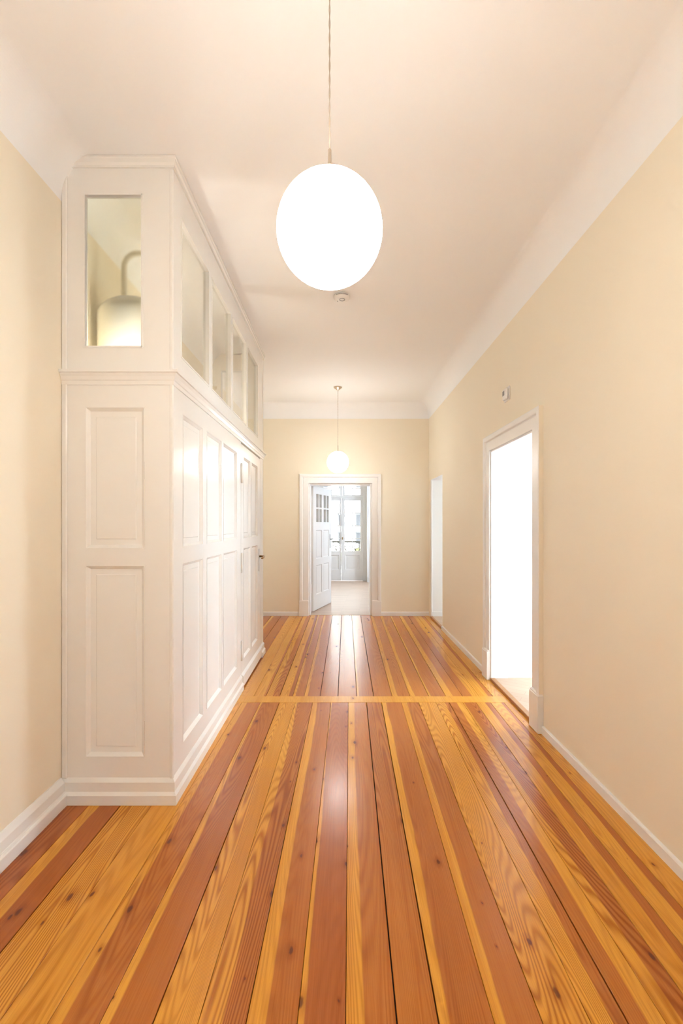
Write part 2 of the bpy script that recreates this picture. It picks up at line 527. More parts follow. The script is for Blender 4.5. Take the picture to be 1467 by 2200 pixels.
def u_sweep(mb, T, a, b, h, prof, mats=None, v0=0.0):
    """door surround: prof = [(outward offset from the opening, proud), ...] swept up, over and down"""
    path = lambda t, p: [T(a - t, v0, p), T(a - t, h + t, p), T(b + t, h + t, p), T(b + t, v0, p)]
    rows = [path(t, p) for t, p in prof]
    for i, (r0, r1) in enumerate(zip(rows, rows[1:])):
        for k in range(3):
            mb.add([r0[k], r0[k + 1], r1[k + 1], r1[k]], [(0, 1, 2, 3)], mats[i] if mats else 0)
    # close the feet
    for k in (0, 3):
        mb.add([r[k] for r in rows], [tuple(range(len(rows)))], 0)
    return mb

def outline_sweep(mb, path, prof, closed_ends=True, mi=0):
    """moulding along a plan polyline (points with outward mitre vectors): path=[((x,y),(mx,my)),...], prof=[(out, z),...]"""
    rows = [[(x + mx * d, y + my * d, z) for (x, y), (mx, my) in path] for d, z in prof]
    for r0, r1 in zip(rows, rows[1:]):
        for k in range(len(path) - 1):
            mb.add([r0[k], r0[k + 1], r1[k + 1], r1[k]], [(0, 1, 2, 3)], mi)
    if closed_ends:
        for k in (0, len(path) - 1):
            mb.add([r[k] for r in rows], [tuple(range(len(rows)))], mi)
    return mb

Tx = basis((0, 0, 0), (0, 1, 0), (0, 0, 1), (1, 0, 0))      # u=Y, v=Z, n=+X
Txm = basis((0, 0, 0), (0, 1, 0), (0, 0, 1), (-1, 0, 0))    # u=Y, v=Z, n=-X
Tym = basis((0, 0, 0), (1, 0, 0), (0, 0, 1), (0, -1, 0))    # u=X, v=Z, n=-Y
Typ = basis((0, 0, 0), (1, 0, 0), (0, 0, 1), (0, 1, 0))     # u=X, v=Z, n=+Y

def S(o):
    o['kind'] = 'structure'
    return o

# ================================================================== room shell
# floor: a dark sub-floor carrying the boards
fl = MB().box(-1.5, 1.325, -4.85, 6.9, -0.12, -0.022)
floor = S(fl.build('floor', 'sub'))
floor['label'] = 'old varnished pine floorboards with pale and red stripes along the hall'

SLOPE_N, SLOPE_F = 0.0205, 0.0121
Y_JOIN0, Y_JOIN1 = 3.457, 3.578
# seams at Y=0 and, for each board: sapwood share near/far, side (0 left, 1 right), redness, grain
near_seams = [-1.42, -1.255, -1.102, -0.952, -0.818, -0.677, -0.5335, -0.4114, -0.281, -0.1422, -0.0107, 0.1283, 0.2416,
              0.3926, 0.5234, 0.6543, 0.7549, 0.8577, 0.959, 1.068, 1.172, 1.34]
near_look = [(0, 0, 0, .75, .7), (.37, .37, 0, .85, .5), (.995, .995, 0, .2, 1.0), (.995, .995, 0, .1, 1.1), (.26, .26, 0, .25, .5),
             (.17, .10, 0, .45, .8), (.995, .995, 0, 0, .9), (.50, .14, 0, .25, 1.1), (.35, .28, 0, .35, .35), (.12, .03, 0, .8, .25),
             (.34, .30, 0, .15, .6), (0, 0, 0, .15, .7), (.21, .25, 0, .35, .3), (.24, .31, 0, .25, .7), (.995, .995, 0, 0, .9),
             (.61, .67, 0, .25, .9), (.50, .45, 1, .25, .4), (.48, .08, 0, .3, 1.2), (.58, .62, 0, .45, .6), (.62, .78, 0, .55, .9), (.5, .6, 0, .6, .7)]
far_seams = [-1.42, -1.25, -1.097, -0.955, -0.841, -0.725, -0.63, -0.522, -0.418, -0.328, -0.202, -0.062, 0.0867, 0.219, 0.3637,
             0.5046, 0.6517, 0.786, 0.918, 1.05, 1.156, 1.34]
far_look = [(0, 0, 0, .4, .5), (0, 0, 0, .3, .5), (.25, .25, 0, .3, .5), (0, 0, 0, .3, .5), (.995, .995, 0, .1, .6), (.8, .8, 0, .1, .6),
            (.5, .5, 0, .1, .8), (.7, .7, 0, .8, .9), (.25, .2, 0, .3, .5), (.2, .2, 0, .3, .5), (0, 0, 0, .2, .4), (0, 0, 0, .2, .4),
            (.1, .1, 0, .15, .4), (0, 0, 0, .25, .4), (.3, .3, 0, .1, .5), (.22, .22, 0, .1, .5), (.10, .14, 0, .15, .5), (.40, .35, 0, .1, .5),
            (.45, .45, 1, .25, .5), (.7, .6, 0, .2, .5), (.6, .6, 0, .2, .5)]

def lay_boards(seams, looks, slope, ya, yb, y_near, y_span):
    gaps = [random.choice((0.0008, 0.0012, 0.0018, 0.0022)) for _ in seams]
    for i, (sapn, sapf, flip, red, grain) in enumerate(looks):
        x0, x1 = seams[i], seams[i + 1]
        g0, g1 = gaps[i], gaps[i + 1]
        lim = lambda X: min(max(X, XL + 0.003), XR - 0.003 + 0.012)
        def corner(xs, y, inset):
            return lim(xs + slope * y + inset)
        e = 0.0008
        def quad(ins, z):
            return [(corner(x0, ya, g0 + ins) - x0, ya + ins, z), (corner(x1, ya, -g1 - ins) - x0, ya + ins, z),
                    (corner(x1, yb, -g1 - ins) - x0, yb - ins, z), (corner(x0, yb, g0 + ins) - x0, yb - ins, z)]
        mb = MB()
        q0, q1, q2 = quad(0, -0.022), quad(0, -0.0012), quad(0.0012, 0.0)
        mb.add(q0 + q1 + q2, [(3, 2, 1, 0), (0, 1, 5, 4), (1, 2, 6, 5), (2, 3, 7, 6), (3, 0, 4, 7),
                              (4, 5, 9, 8), (5, 6, 10, 9), (6, 7, 11, 10), (7, 4, 8, 11), (8, 9, 10, 11)])
        o = mb.build('floorboard', 'plank', floor)
        o.location = (x0, 0, random.uniform(-0.0006, 0.0))
        o['slope'] = slope; o['board_width'] = x1 - x0; o['seed'] = random.uniform(0, 50.0)
        o['sap_near'] = float(sapn); o['sap_far'] = float(sapf); o['flip'] = float(flip)
        o['red'] = float(red); o['grain'] = float(grain); o['y_near'] = y_near; o['y_span'] = y_span

lay_boards(near_seams, near_look, SLOPE_N, YB, Y_JOIN0 - 0.001, 1.2, 2.2)
lay_boards(far_seams, far_look, SLOPE_F, Y_JOIN1 + 0.001, 6.78, 3.6, 3.1)
cb = MB().box(XL + 0.003, XR + 0.012, Y_JOIN0, Y_JOIN1, -0.022, 0.0005, c=0.001).build('cross_board', 'plank', floor)
for k, v in dict(slope=0.0, board_width=3.0, seed=3.3, sap_near=.995, sap_far=.995, flip=0.0, red=0.0, grain=0.25, y_near=0.0, y_span=1.0).items():
    cb[k] = v

# ceiling
ce = MB().box(-3.0, 5.0, -4.9, 11.2, CEIL, CEIL + 0.12)
S(ce.build('ceiling', 'ceiling'))

# walls
wl = MB().box(XL - 0.15, XL, YB - 0.15, 6.735, -0.12, CEIL)
S(wl.build('wall_left', 'wall'))
wb = MB().box(XL, XR, YB - 0.15, YB, -0.12, CEIL)
S(wb.build('wall_back', 'wall'))
wr = MB()
holed_slab(wr, Txm, YB - 0.15, YF, -0.12, CEIL, [(DY0, DY1, -0.12, DH1), (EY0, EY1, -0.12, EH1), (BY0, BY1, -0.12, BH1)], -(XR + WT), -XR, 0, 1, 1, 1)
S(wr.build('wall_right', ['wall', 'white_wall']))
wf = MB()
holed_slab(wf, Tym, -2.75, 4.85, -0.12, CEIL, [(FX0, FX1, -0.12, FH1)], -(YF + 0.27), -YF, 0, 1, 1, 1)
S(wf.build('wall_far', ['wall', 'white_wall']))

# cove between walls and ceiling, all round the hall
CV0, CVH = 2.915, 0.15
prof = []
for k in range(25):
    a = math.pi / 2 * k / 24
    prof.append((CVH * (1 - math.cos(a)), CV0 + (CEIL - CV0) * math.sin(a)))
mb = MB()
for (d0, z0), (d1, z1) in zip(prof, prof[1:]):
    def loop(d, z):
        return [(XL + d, YB + d, z), (XR - d, YB + d, z), (XR - d, YF - d, z), (XL + d, YF - d, z)]
    a, b = loop(d0, z0), loop(d1, z1)
    for k in range(4):
        k2 = (k + 1) % 4
        mb.add([a[k], a[k2], b[k2], b[k]], [(0, 1, 2, 3)], 0, True)
# backing so that the cove is solid plaster
mb.add([(XL, YB, CV0), (XR, YB, CV0), (XR, YF, CV0), (XL, YF, CV0)], [])
cove = S(mb.build('trim_1', 'ceiling'))

# ---------------- baseboards
LB = [(0.0, 0.0), (0.037, 0.0), (0.037, 0.050), (0.034, 0.055), (0.025, 0.058), (0.025, 0.060), (0.023, 0.064), (0.020, 0.104), (0.005, 0.129), (0.0, 0.129)]
mb = MB()
outline_sweep(mb, [((XL, YB), (1, 0)), ((XL, 2.195), (1, 0))], LB)
S(mb.build('baseboard_left', 'trim'))
RB = [(0.0, 0.0), (0.014, 0.0), (0.014, 0.045), (0.011, 0.051), (0.0, 0.053)]
base_r = S(empty('baseboard_right', (XR, 2.0, 0)))
for ya, yb in ((YB, BY0), (BY1, DY0 - 0.132), (DY1 + 0.132, EY0)):
    mb = MB()
    outline_sweep(mb, [((XR, ya), (-1, 0)), ((XR, yb), (-1, 0))], RB)
    mb.build('baseboard_length', 'trim', base_r)
base_f = S(empty('baseboard_far', (0, YF, 0)))
for xa, xb in ((XL, FX0 - 0.137), (FX1 + 0.131, XR)):
    mb = MB()
    outline_sweep(mb, [((xa, YF), (0, -1)), ((xb, YF), (0, -1))], [(d, z * 1.12) for d, z in RB])
    mb.build('baseboard_length', 'trim', base_f)

# ================================================================== near doorway on the right: door_2
CASE = [(0.0, 0.0), (0.0, 0.018), (0.003, 0.020), (0.075, 0.020), (0.079, 0.017), (0.083, 0.020), (0.088, 0.031), (0.095, 0.034),
        (0.124, 0.034), (0.130, 0.030), (0.130, 0.0)]
T_R = basis((XR, 0, 0), (0, 1, 0), (0, 0, 1), (-1, 0, 0))
d2 = S(empty('door_2', (XR, (DY0 + DY1) / 2, 0)))
mb = MB()
u_sweep(mb, T_R, DY0, DY1, DH1, CASE, mats=[0] * 9 + [1])
mb.build('casing', ['trim', 'wall'], d2)
for (a, b, ou) in ((DY0 - 0.134, DY0 + 0.001, 0), (DY1 - 0.001, DY1 + 0.134, 1)):
    mb = MB()
    mb.box(XR - 0.040, XR, a, b, 0, 0.245, c=0.003)
    ring = MB()
    mb.box(XR - 0.036, XR, a + 0.002, b - 0.002, 0.240, 0.258, c=0.006)
    mb.build('plinth_block', 'trim', d2)
# wooden lining of the deep reveal with a joint
mb = MB()
for (a, b) in ((DY0, DY0 + 0.012), (DY1 - 0.012, DY1)):
    mb.box(XR - 0.006, XR + 0.142, a, b, 0.0, DH1, c=0.002)
mb.box(XR - 0.006, XR + 0.142, DY0 + 0.012, DY1 - 0.012, DH1 - 0.012, DH1, c=0.002)
mb.build('lining', 'trim', d2)
MB().box(XR - 0.012, XR + 0.03, DY0 + 0.002, DY1 - 0.002, -0.02, 0.022, c=0.003).build('threshold', 'sill', d2)
mb = MB()
mb.box(XR + 0.05, XR + 0.058, DY0 + 0.012, DY0 + 0.016, 0.98, 1.16, c=0.001)
mb.build('strike_plate', 'steel', d2)
mb = MB().tube([(XR + 0.030, DY0 + 0.014, 1.082), (XR + 0.030, DY0 + 0.042, 1.082)], 0.009, 8)
mb.box(XR + 0.024, XR + 0.036, DY0 + 0.034, DY0 + 0.042, 1.055, 1.095, c=0.002)
mb.build('latch', 'brass', d2)

# far doorway on the right: plain reveal with a low skirting, door_3
d3 = S(empty('door_3', (XR, (EY0 + EY1) / 2, 0)))
MB().box(XR - 0.004, XR + 0.03, EY0 + 0.002, EY1 - 0.002, -0.02, 0.022, c=0.003).build('threshold', 'sill', d3)
MB().box(XR + 0.03, XR + WT + 0.01, EY1 - 0.013, EY1, 0.02, 0.085, c=0.002).build('skirting', 'trim', d3)
MB().box(XR + 0.004, XR + 0.024, EY1 - 0.016, EY1, 0.02, EH1, c=0.003).build('door_stop', 'trim', d3)

# floor, walls and windows of the room on the right
rr = MB().box(XR + 0.02, RW_X, DY0, DY1, -0.1, 0.02)
rr.box(XR + 0.02, RW_X, EY0, EY1, -0.1, 0.02)
rr.box(XR + 0.02, RW_X, BY0, BY1, -0.1, 0.02); rr.box(XR + WT, RW_X, -1.95, BY0, -0.1, 0.02); rr.box(XR + WT, RW_X, BY1, DY0, -0.1, 0.02); rr.box(XR + WT, RW_X, DY1, EY0, -0.1, 0.02); rr.box(XR + WT, RW_X, EY1, 6.735, -0.1, 0.02)
S(rr.build('floor_side_room', 'oak'))
ro = MB()
holed_slab(ro, Txm, -2.1, YF, -0.12, CEIL, [(a, b, *RWZ) for a, b in RWIN], -(RW_X + 0.3), -RW_X, 0, 0, 0, 0)
S(ro.build('wall_side_room_outer', 'white_wall'))
S(MB().box(XR + WT, RW_X, -2.1, -1.95, -0.12, CEIL).build('wall_side_room_near', 'white_wall'))
S(MB().box(XR + WT, RW_X, 5.2, 5.32, -0.12, CEIL).build('wall_side_room_partition', 'white_wall'))  # unseen wall added to keep window light off the far wall
for i, (a, b) in enumerate(RWIN):
    w = S(empty('window_%d' % (i + 1), (RW_X + 0.2, (a + b) / 2, RWZ[0])))
    mb = MB()
    w0, w1 = RWZ
    for (ya, yb, za, zb) in ((a, a + .06, w0, w1), (b - .06, b, w0, w1), (a + .06, b - .06, w0, w0 + .06), (a + .06, b - .06, w1 - .06, w1),
                             ((a + b) / 2 - .04, (a + b) / 2 + .04, w0 + .06, w1 - .06), (a + .06, (a + b) / 2 - .04, 1.9, 1.96), ((a + b) / 2 + .04, b - .06, 1.9, 1.96)):
        mb.box(RW_X + 0.17, RW_X + 0.23, ya, yb, za, zb)
    mb.build('window_frame', 'trim', w)
    for (ya, yb) in ((a + .06, (a + b) / 2 - .04), ((a + b) / 2 + .04, b - .06)):
        for za, zb in ((w0 + .06, 1.9), (1.96, w1 - .06)):
            MB().box(RW_X + 0.198, RW_X + 0.202, ya, yb, za, zb).build('pane', 'glass', w)

# ================================================================== far doorway with its glazed leaf: door_1
d1 = S(empty('door_1', (0, YF, 0)))
T_F = basis((0, YF, 0), (1, 0, 0), (0, 0, 1), (0, -1, 0))
mb = MB()
u_sweep(mb, T_F, FX0, FX1, FH1, [(t * 1.04, p) for t, p in CASE])
mb.build('casing', 'trim', d1)
for a, b in ((FX0 - 0.140, FX0 + 0.001), (FX1 - 0.001, FX1 + 0.140)):
    mb = MB().box(a, b, YF - 0.040, YF, 0, 0.222, c=0.003)
    mb.box(a + 0.002, b - 0.002, YF - 0.036, YF, 0.217, 0.234, c=0.006)
    mb.build('plinth_block', 'trim', d1)
mb = MB()
mb.box(FX0 - 0.001, FX0 + 0.022, YF + 0.02, YF + 0.27, 0, FH1, c=0.003)
mb.box(FX1 - 0.022, FX1 + 0.001, YF + 0.02, YF + 0.27, 0, FH1, c=0.003)
mb.box(FX0 + 0.022, FX1 - 0.022, YF + 0.02, YF + 0.27, FH1 - 0.02, FH1 + 0.001, c=0.003)
mb.build('lining', 'trim', d1)
MB().box(FX0, FX1, 6.781, YF + 0.275, -0.03, 0.002, c=0.001).build('threshold', 'oak_far', d1)

# the leaf, hinged at the left and swung into the far room
LW, LH, LT = 0.86, 1.935, 0.042
hx, hy = -0.436, YF + 0.285
ang = math.radians(72.5)
leaf_m = Matrix.Translation((hx, hy, 0.012)) @ Matrix.Rotation(ang, 4, 'Z')
def TL(a, b, c):       # local: u along the leaf, v up, n towards the visible face
    return leaf_m @ Vector((a, -c, b))
mb = MB()
st, mid = 0.12, 0.075
cw = (LW - 2 * st - mid) / 2
c0 = (st, st + cw); c1 = (st + cw + mid, LW - st)
holes = []
glz = []
for c in (c0, c1):
    for r in ((0.24, 0.70), (0.80, 1.25)):
        holes.append((c[0], c[1], r[0], r[1]))
    m0 = (c[0] + c[1]) / 2
    for r in ((1.38, 1.585), (1.61, 1.82)):
        for q in ((c[0] + 0.008, m0 - 0.018), (m0 + 0.018, c[1] - 0.008)):
            glz.append((q[0], q[1], r[0], r[1]))
holed_slab(mb, TL, 0, LW, 0, LH, holes + glz, -LT / 2, LT / 2)
leaf = mb.build('leaf', 'trim', d1)
for h in holes:
    p = MB()
    ring_panel(p, lambda a, b, c: TL(a, b, c + LT / 2), *h, PANEL_THIN)
    ring_panel(p, lambda a, b, c: TL(a, b, -c - LT / 2), *h, PANEL_THIN)
    p.build('panel', 'trim', leaf)
for g in glz:
    p = MB()
    a0, a1, b0, b1 = g
    p.add([TL(a0, b0, -.002), TL(a1, b0, -.002), TL(a1, b1, -.002), TL(a0, b1, -.002), TL(a0, b0, .002), TL(a1, b0, .002), TL(a1, b1, .002), TL(a0, b1, .002)],
          [(0, 3, 2, 1), (4, 5, 6, 7), (0, 1, 5, 4), (1, 2, 6, 5), (2, 3, 7, 6), (3, 0, 4, 7)])
    p.build('pane', 'glass', leaf)
def obox(T, u0, u1, v0, v1, n0, n1, mb=None):
    mb = mb or MB()
    return mb.add([T(u0, v0, n0), T(u1, v0, n0), T(u1, v1, n0), T(u0, v1, n0), T(u0, v0, n1), T(u1, v0, n1), T(u1, v1, n1), T(u0, v1, n1)],
                  [(0, 3, 2, 1), (4, 5, 6, 7), (0, 1, 5, 4), (1, 2, 6, 5), (2, 3, 7, 6), (3, 0, 4, 7)])
obox(TL, LW - 0.075, LW - 0.045, 0.94, 1.17, LT / 2, LT / 2 + 0.004).build('lock_plate', 'steel', leaf)
mb = MB().tube([TL(LW - 0.06, 1.09, LT / 2 + 0.003), TL(LW - 0.06, 1.09, LT / 2 + 0.045), TL(LW - 0.075, 1.09, LT / 2 + 0.055), TL(LW - 0.17, 1.085, LT / 2 + 0.05)], 0.0085, 8)
mb.tube([TL(LW - 0.06, 1.09, -LT / 2 - 0.003), TL(LW - 0.06, 1.09, -LT / 2 - 0.05), TL(LW - 0.17, 1.085, -LT / 2 - 0.05)], 0.0085, 8)
mb.build('handle', 'steel', leaf)
for z in (0.30, 1.66):
    MB().tube([(hx - 0.012, hy - 0.022, z), (hx - 0.012, hy - 0.022, z + 0.13)], 0.011, 10).build('hinge', 'trim', leaf)

# ================================================================== far room with the balcony doors
S(MB().box(-2.6, 2.6, YF + 0.27, 11.0, -0.12, 0.0).build('floor_far_room', 'oak_far'))
YN = 10.67
mb = MB()
holed_slab(mb, Tym, -2.75, 2.75, -0.12, CEIL, [(-0.59, 0.625, -0.12, 2.85)], -11.1, -YN, 0, 0, 1, 0)
S(mb.build('wall_far_room_window', ['white_wall', 'wall']))
S(MB().box(-2.75, -2.6, YF + 0.27, 11.1, -0.12, CEIL).build('wall_far_room_left', 'white_wall'))
mb = MB()
holed_slab(mb, Tx, YF + 0.27, 11.1, -0.12, CEIL, [(8.7, 9.5, 0.85, 2.35)], 2.6, 2.9, 0, 0, 0, 0)  # unseen opening added so fill light reaches the door leaf
S(mb.build('wall_far_room_right', 'white_wall'))
bfr = S(empty('baseboard_far_room', (0, YN, 0)))
for xa, xb in ((-2.6, -0.60), (0.635, 2.6)):
    mb = MB()
    outline_sweep(mb, [((xa, YN), (0, -1)), ((xb, YN), (0, -1))], [(0, 0), (0.022, 0), (0.022, 0.10), (0.012, 0.125), (0, 0.13)])
    mb.build('baseboard_length', 'trim', bfr)

d4 = S(empty('door_4', (0.015, 10.9, 0)))
YD0, YD1 = 10.88, 10.95
mb = MB()
for x0, x1, z0, z1 in ((-0.59, -0.50, 0, 2.85), (0.535, 0.625, 0, 2.85), (-0.50, 0.535, 2.78, 2.85), (-0.50, 0.535, 1.985, 2.03), (-0.012, 0.055, 2.03, 2.78)):
    mb.box(x0, x1, YD0, YD1, z0, z1, c=0.004)
mb.build('frame', 'trim', d4)
def glazed_leaf(name, x0, x1, z0, z1, gx0, gx1, gz0, gz1, rows, cols, panel=None, parent=None, y=10.905, t=0.045):
    T = basis((0, y, 0), (1, 0, 0), (0, 0, 1), (0, -1, 0))
    mu = 0.018
    gw = (gx1 - gx0 - (cols - 1) * mu) / cols
    gh = (gz1 - gz0 - (rows - 1) * mu) / rows
    cells = [(gx0 + i * (gw + mu), gx0 + i * (gw + mu) + gw, gz0 + j * (gh + mu), gz0 + j * (gh + mu) + gh) for i in range(cols) for j in range(rows)]
    mb = MB()
    holed_slab(mb, T, x0, x1, z0, z1, cells + ([panel] if panel else []), -t / 2, t / 2)
    lf = mb.build(name, 'trim', parent)
    if panel:
        p = MB()
        ring_panel(p, lambda a, b, c: T(a, b, c + t / 2), *panel, [(0, 0), (.006, -.002), (.018, -.014), (.05, -.014), (.053, -.010)])
        ring_panel(p, lambda a, b, c: T(a, b, -c - t / 2), *panel, [(0, 0), (.018, -.014)])
        p.build('panel', 'trim', lf)
    for c in cells:
        obox(T, *c, -0.002, 0.002).build('pane', 'glass', lf)
    return lf
ll = glazed_leaf('leaf', -0.498, 0.016, 0.008, 1.983, -0.391, -0.014, 0.717, 1.924, 4, 2, (-0.40, -0.03, 0.270, 0.625), d4)
rl = glazed_leaf('leaf', 0.022, 0.533, 0.008, 1.983, 0.106, 0.479, 0.717, 1.924, 4, 2, (0.116, 0.470, 0.270, 0.625), d4)
glazed_leaf('transom', -0.498, -0.014, 2.033, 2.778, -0.40, -0.03, 2.06, 2.70, 4, 2, None, d4)
glazed_leaf('transom', 0.057, 0.533, 2.033, 2.778, 0.106, 0.479, 2.06, 2.70, 4, 2, None, d4)
MB().box(0.020, 0.085, 10.868, 10.882, 0.01, 1.98, c=0.003).build('cover_strip', 'trim', rl)
mb = MB().box(0.040, 0.064, 10.862, 10.868, 0.99, 1.05, c=0.001)
mb.tube([(0.052, 10.862, 1.02), (0.052, 10.835, 1.02), (0.052, 10.83, 1.045), (0.052, 10.83, 1.0)], 0.009, 8)
mb.build('handle', 'brass', rl)

# balcony
S(MB().box(-1.6, 1.6, 11.1, 12.1, -0.2, -0.03).build('floor_balcony', 'stone'))
bal = empty('balcony_railing', (0, 11.95, -0.03), 'ornate dark cast iron balcony railing outside the glazed doors', 'railing')
for z, r in ((0.90, 0.016), (0.787, 0.010), (0.40, 0.010), (0.06, 0.012)):
    MB().box(-1.5, 1.5, 11.95 - r, 11.95 + r, z - r, z + r).build('rail', 'iron', bal)
for k in range(7):
    x = -1.5 + k * 0.5
    MB().box(x - .011, x + .011, 11.939, 11.961, -0.03, 0.90).build('baluster', 'iron', bal)
def arc(cx, cz, r0, r1, a0, a1, n=18):
    return [(cx + (r0 + (r1 - r0) * k / n) * math.cos(a0 + (a1 - a0) * k / n), 11.95, cz + (r0 + (r1 - r0) * k / n) * math.sin(a0 + (a1 - a0) * k / n)) for k in range(n + 1)]
scr = MB()
for sx in (-1, 1):
    scr.tube(arc(sx * 0.0625, 0.70, 0.012, 0.068, 0.3, 0.3 + sx * 4.4 * math.pi / 2, 20), 0.007, 5)
    scr.tube(arc(sx * 0.0625, 0.50, 0.062, 0.012, -0.5, -0.5 + sx * 3.8 * math.pi / 2, 20), 0.007, 5)
scr.tube([(0, 11.95, 0.78), (0.02, 11.95, 0.66), (-0.02, 11.95, 0.55), (0, 11.95, 0.41)], 0.007, 5)
s0 = scr.build('scroll', 'iron', bal)
s0.location.x += -1.375
for k in range(1, 12):
    o = s0.copy(); C.objects.link(o); o.location.x = -1.375 + 0.25 * k
rg = MB()
rg.tube(arc(0, 0.842, 0.037, 0.037, 0, 2 * math.pi, 16), 0.006, 5, caps=False)
rg.tube([(0.04, 11.95, 0.80), (0.0625, 11.95, 0.842), (0.04, 11.95, 0.885)], 0.005, 5)
r0_ = rg.build('ring', 'iron', bal)
r0_.location.x += -1.4375
for k in range(1, 24):
    o = r0_.copy(); C.objects.link(o); o.location.x = -1.4375 + 0.125 * k

# the house across the street
S(MB().box(-20, 20, 12.5, 26, -4.2, -4.0).build('ground', 'street'))
bld = empty('apartment_building', (0, 24, -4), 'bright pale rendered house across the street behind the balcony', 'building')
WX = [(-3.75, -3.05), (-1.55, -0.61), (-0.15, 0.12), (0.78, 1.62), (2.75, 3.5)]
WZ = [(-0.85, -0.1), (0.30, 0.98), (1.25, 1.94), (3.26, 4.3)]
mb = MB()
holed_slab(mb, Tym, -13, 13, -4.0, 9.5, [(a, b, c, d) for a, b in WX for c, d in WZ], -24.3, -24.0)
mb.build('wall', 'facade', bld)
MB().box(-13.2, 13.2, 23.8, 25.0, 9.5, 9.8).build('cornice', 'facade', bld)
for a, b in WX:
    for c, d in WZ:
        w = MB()
        for x0, x1, z0, z1 in ((a, a + .07, c, d), (b - .07, b, c, d), (a + .07, b - .07, c, c + .07), (a + .07, b - .07, d - .07, d)):
            w.box(x0, x1, 24.14, 24.2, z0, z1)
        w = w.build('window', 'facade_frame', bld)
        MB().box(a + .07, b - .07, 24.16, 24.18, c + .07, d - .07).build('pane', 'facade_glass', w)

# hedge below the balcony, showing pale through the ironwork
hd = MB()
rnd = random.Random(3)
for k in range(260):
    cx, cy, cz = rnd.uniform(-3, 3), rnd.uniform(15.2, 16.6), -4 + 4.2 * rnd.random() ** 0.5 + 0.35
    s = rnd.uniform(.12, .24)
    n = Vector((rnd.uniform(-1, 1), rnd.uniform(-1, 0), rnd.uniform(0, 1))).normalized()
    t = n.orthogonal().normalized(); b = n.cross(t)
    hd.add([Vector((cx, cy, cz)) + t * s, Vector((cx, cy, cz)) + b * s * .5, Vector((cx, cy, cz)) - t * s, Vector((cx, cy, cz)) - b * s * .5], [(0, 1, 2, 3)])
hdg = hd.build('hedge', 'leaf')
tag(hdg, 'yellow green foliage below the balcony seen through the iron railing', 'hedge', kind='stuff')

# ================================================================== built-in closet
CX, CY0, CY1 = -0.813, 2.21, 4.78       # side plane, front plane, end plane
XW = XL + 0.001
T_front = basis((0, CY0, 0), (1, 0, 0), (0, 0, 1), (0, -1, 0))
T_side = basis((CX, 0, 0), (0, 1, 0), (0, 0, 1), (1, 0, 0))
T_end = basis((0, CY1, 0), (1, 0, 0), (0, 0, 1), (0, 1, 0))
D = 0.034
closet = empty('built_in_closet', ((XL + CX) / 2, (CY0 + CY1) / 2, 0),
               'white panelled built-in closet with a row of high windows along the left wall', 'closet')
ZU0, ZU1 = 1.232, 1.922
ZL0, ZL1 = 0.220, 1.152
FXP = (-1.2384, -0.9503)
GX = (-1.245, -0.9605)
GZ = (2.211, 2.955)
ZT = CEIL - 0.002
for nm, T in (('front_frame', T_front), ('end_frame', T_end)):
    mb = MB()
    holed_slab(mb, T, XW, CX, 0.0, ZT, [(FXP[0], FXP[1], ZU0, ZU1), (FXP[0], FXP[1], ZL0, ZL1), (GX[0], GX[1], GZ[0], GZ[1])], -D, 0, 0, 1, 0, 0)
    mb.build(nm, ['gloss', 'wall'], closet)
    for z0, z1 in ((ZU0, ZU1), (ZL0, ZL1)):
        p = MB()
        ring_panel(p, T, FXP[0], FXP[1], z0, z1, PANEL)
        p.build('panel', 'gloss', closet)
    p = MB()
    obox(T, GX[0], GX[1], GZ[0], GZ[1], -0.020, -0.016, p)
    p.build('pane', 'obscured' if nm == 'front_frame' else 'glass_closet', closet)
    bead = MB()
    def bead_ring(mbx, T, a0, a1, b0, b1, w=0.009, n0=-0.016, n1=0.004):
        obox(T, a0 - .003, a0 + w - .003, b0, b1, n0, n1, mbx); obox(T, a1 - w + .003, a1 + .003, b0, b1, n0, n1, mbx)
        obox(T, a0, a1, b0 - .003, b0 + w - .003, n0, n1, mbx); obox(T, a0, a1, b1 - w + .003, b1 + .003, n0, n1, mbx)
    bead_ring(bead, T, GX[0], GX[1], GZ[0], GZ[1])
    bead.build('glazing_bead', 'gloss', closet)
# side, below the ledge
P1, P2, P3 = (2.350, 2.694), (2.771, 3.120), (3.166, 3.582)
DR0, DR1 = 3.731, 4.612
mb = MB()
hs = [(p[0], p[1], z0, z1) for p in (P1, P2, P3) for z0, z1 in ((ZL0, ZL1), (ZU0, ZU1))]
holed_slab(mb, T_side, CY0 + D, DR0 - 0.005, 0.0, 2.03, hs, -D, 0, 0, 1, 0, 0)
mb.build('side_frame', ['gloss', 'wall'], closet)
for h in hs:
    p = MB(); ring_panel(p, T_side, *h, PANEL); p.build('panel', 'gloss', closet)
mb = MB()
obox(T_side, DR1 + 0.005, CY1 - D, 0.0, 2.03, -D, 0, mb)
mb.build('end_stile', 'gloss', closet)
# side, above the ledge
panes = [(2.325, 2.815), (2.880, 3.370), (3.435, 3.925), (3.990, 4.480)]
GS = (2.205, 2.915)
mb = MB()
holed_slab(mb, T_side, CY0 + D, CY1 - D, 2.03, ZT, [(a, b, GS[0], GS[1]) for a, b in panes], -D, 0, 0, 1, 0, 0)
mb.build('upper_side_frame', ['gloss', 'wall'], closet)
for a, b in panes:
    obox(T_side, a, b, GS[0], GS[1], -0.022, -0.018).build('pane', 'glass_closet', closet)
    bead = MB(); bead_ring(bead, T_side, a, b, GS[0], GS[1], 0.008, -0.018, 0.003)
    bead.build('glazing_bead', 'gloss', closet)
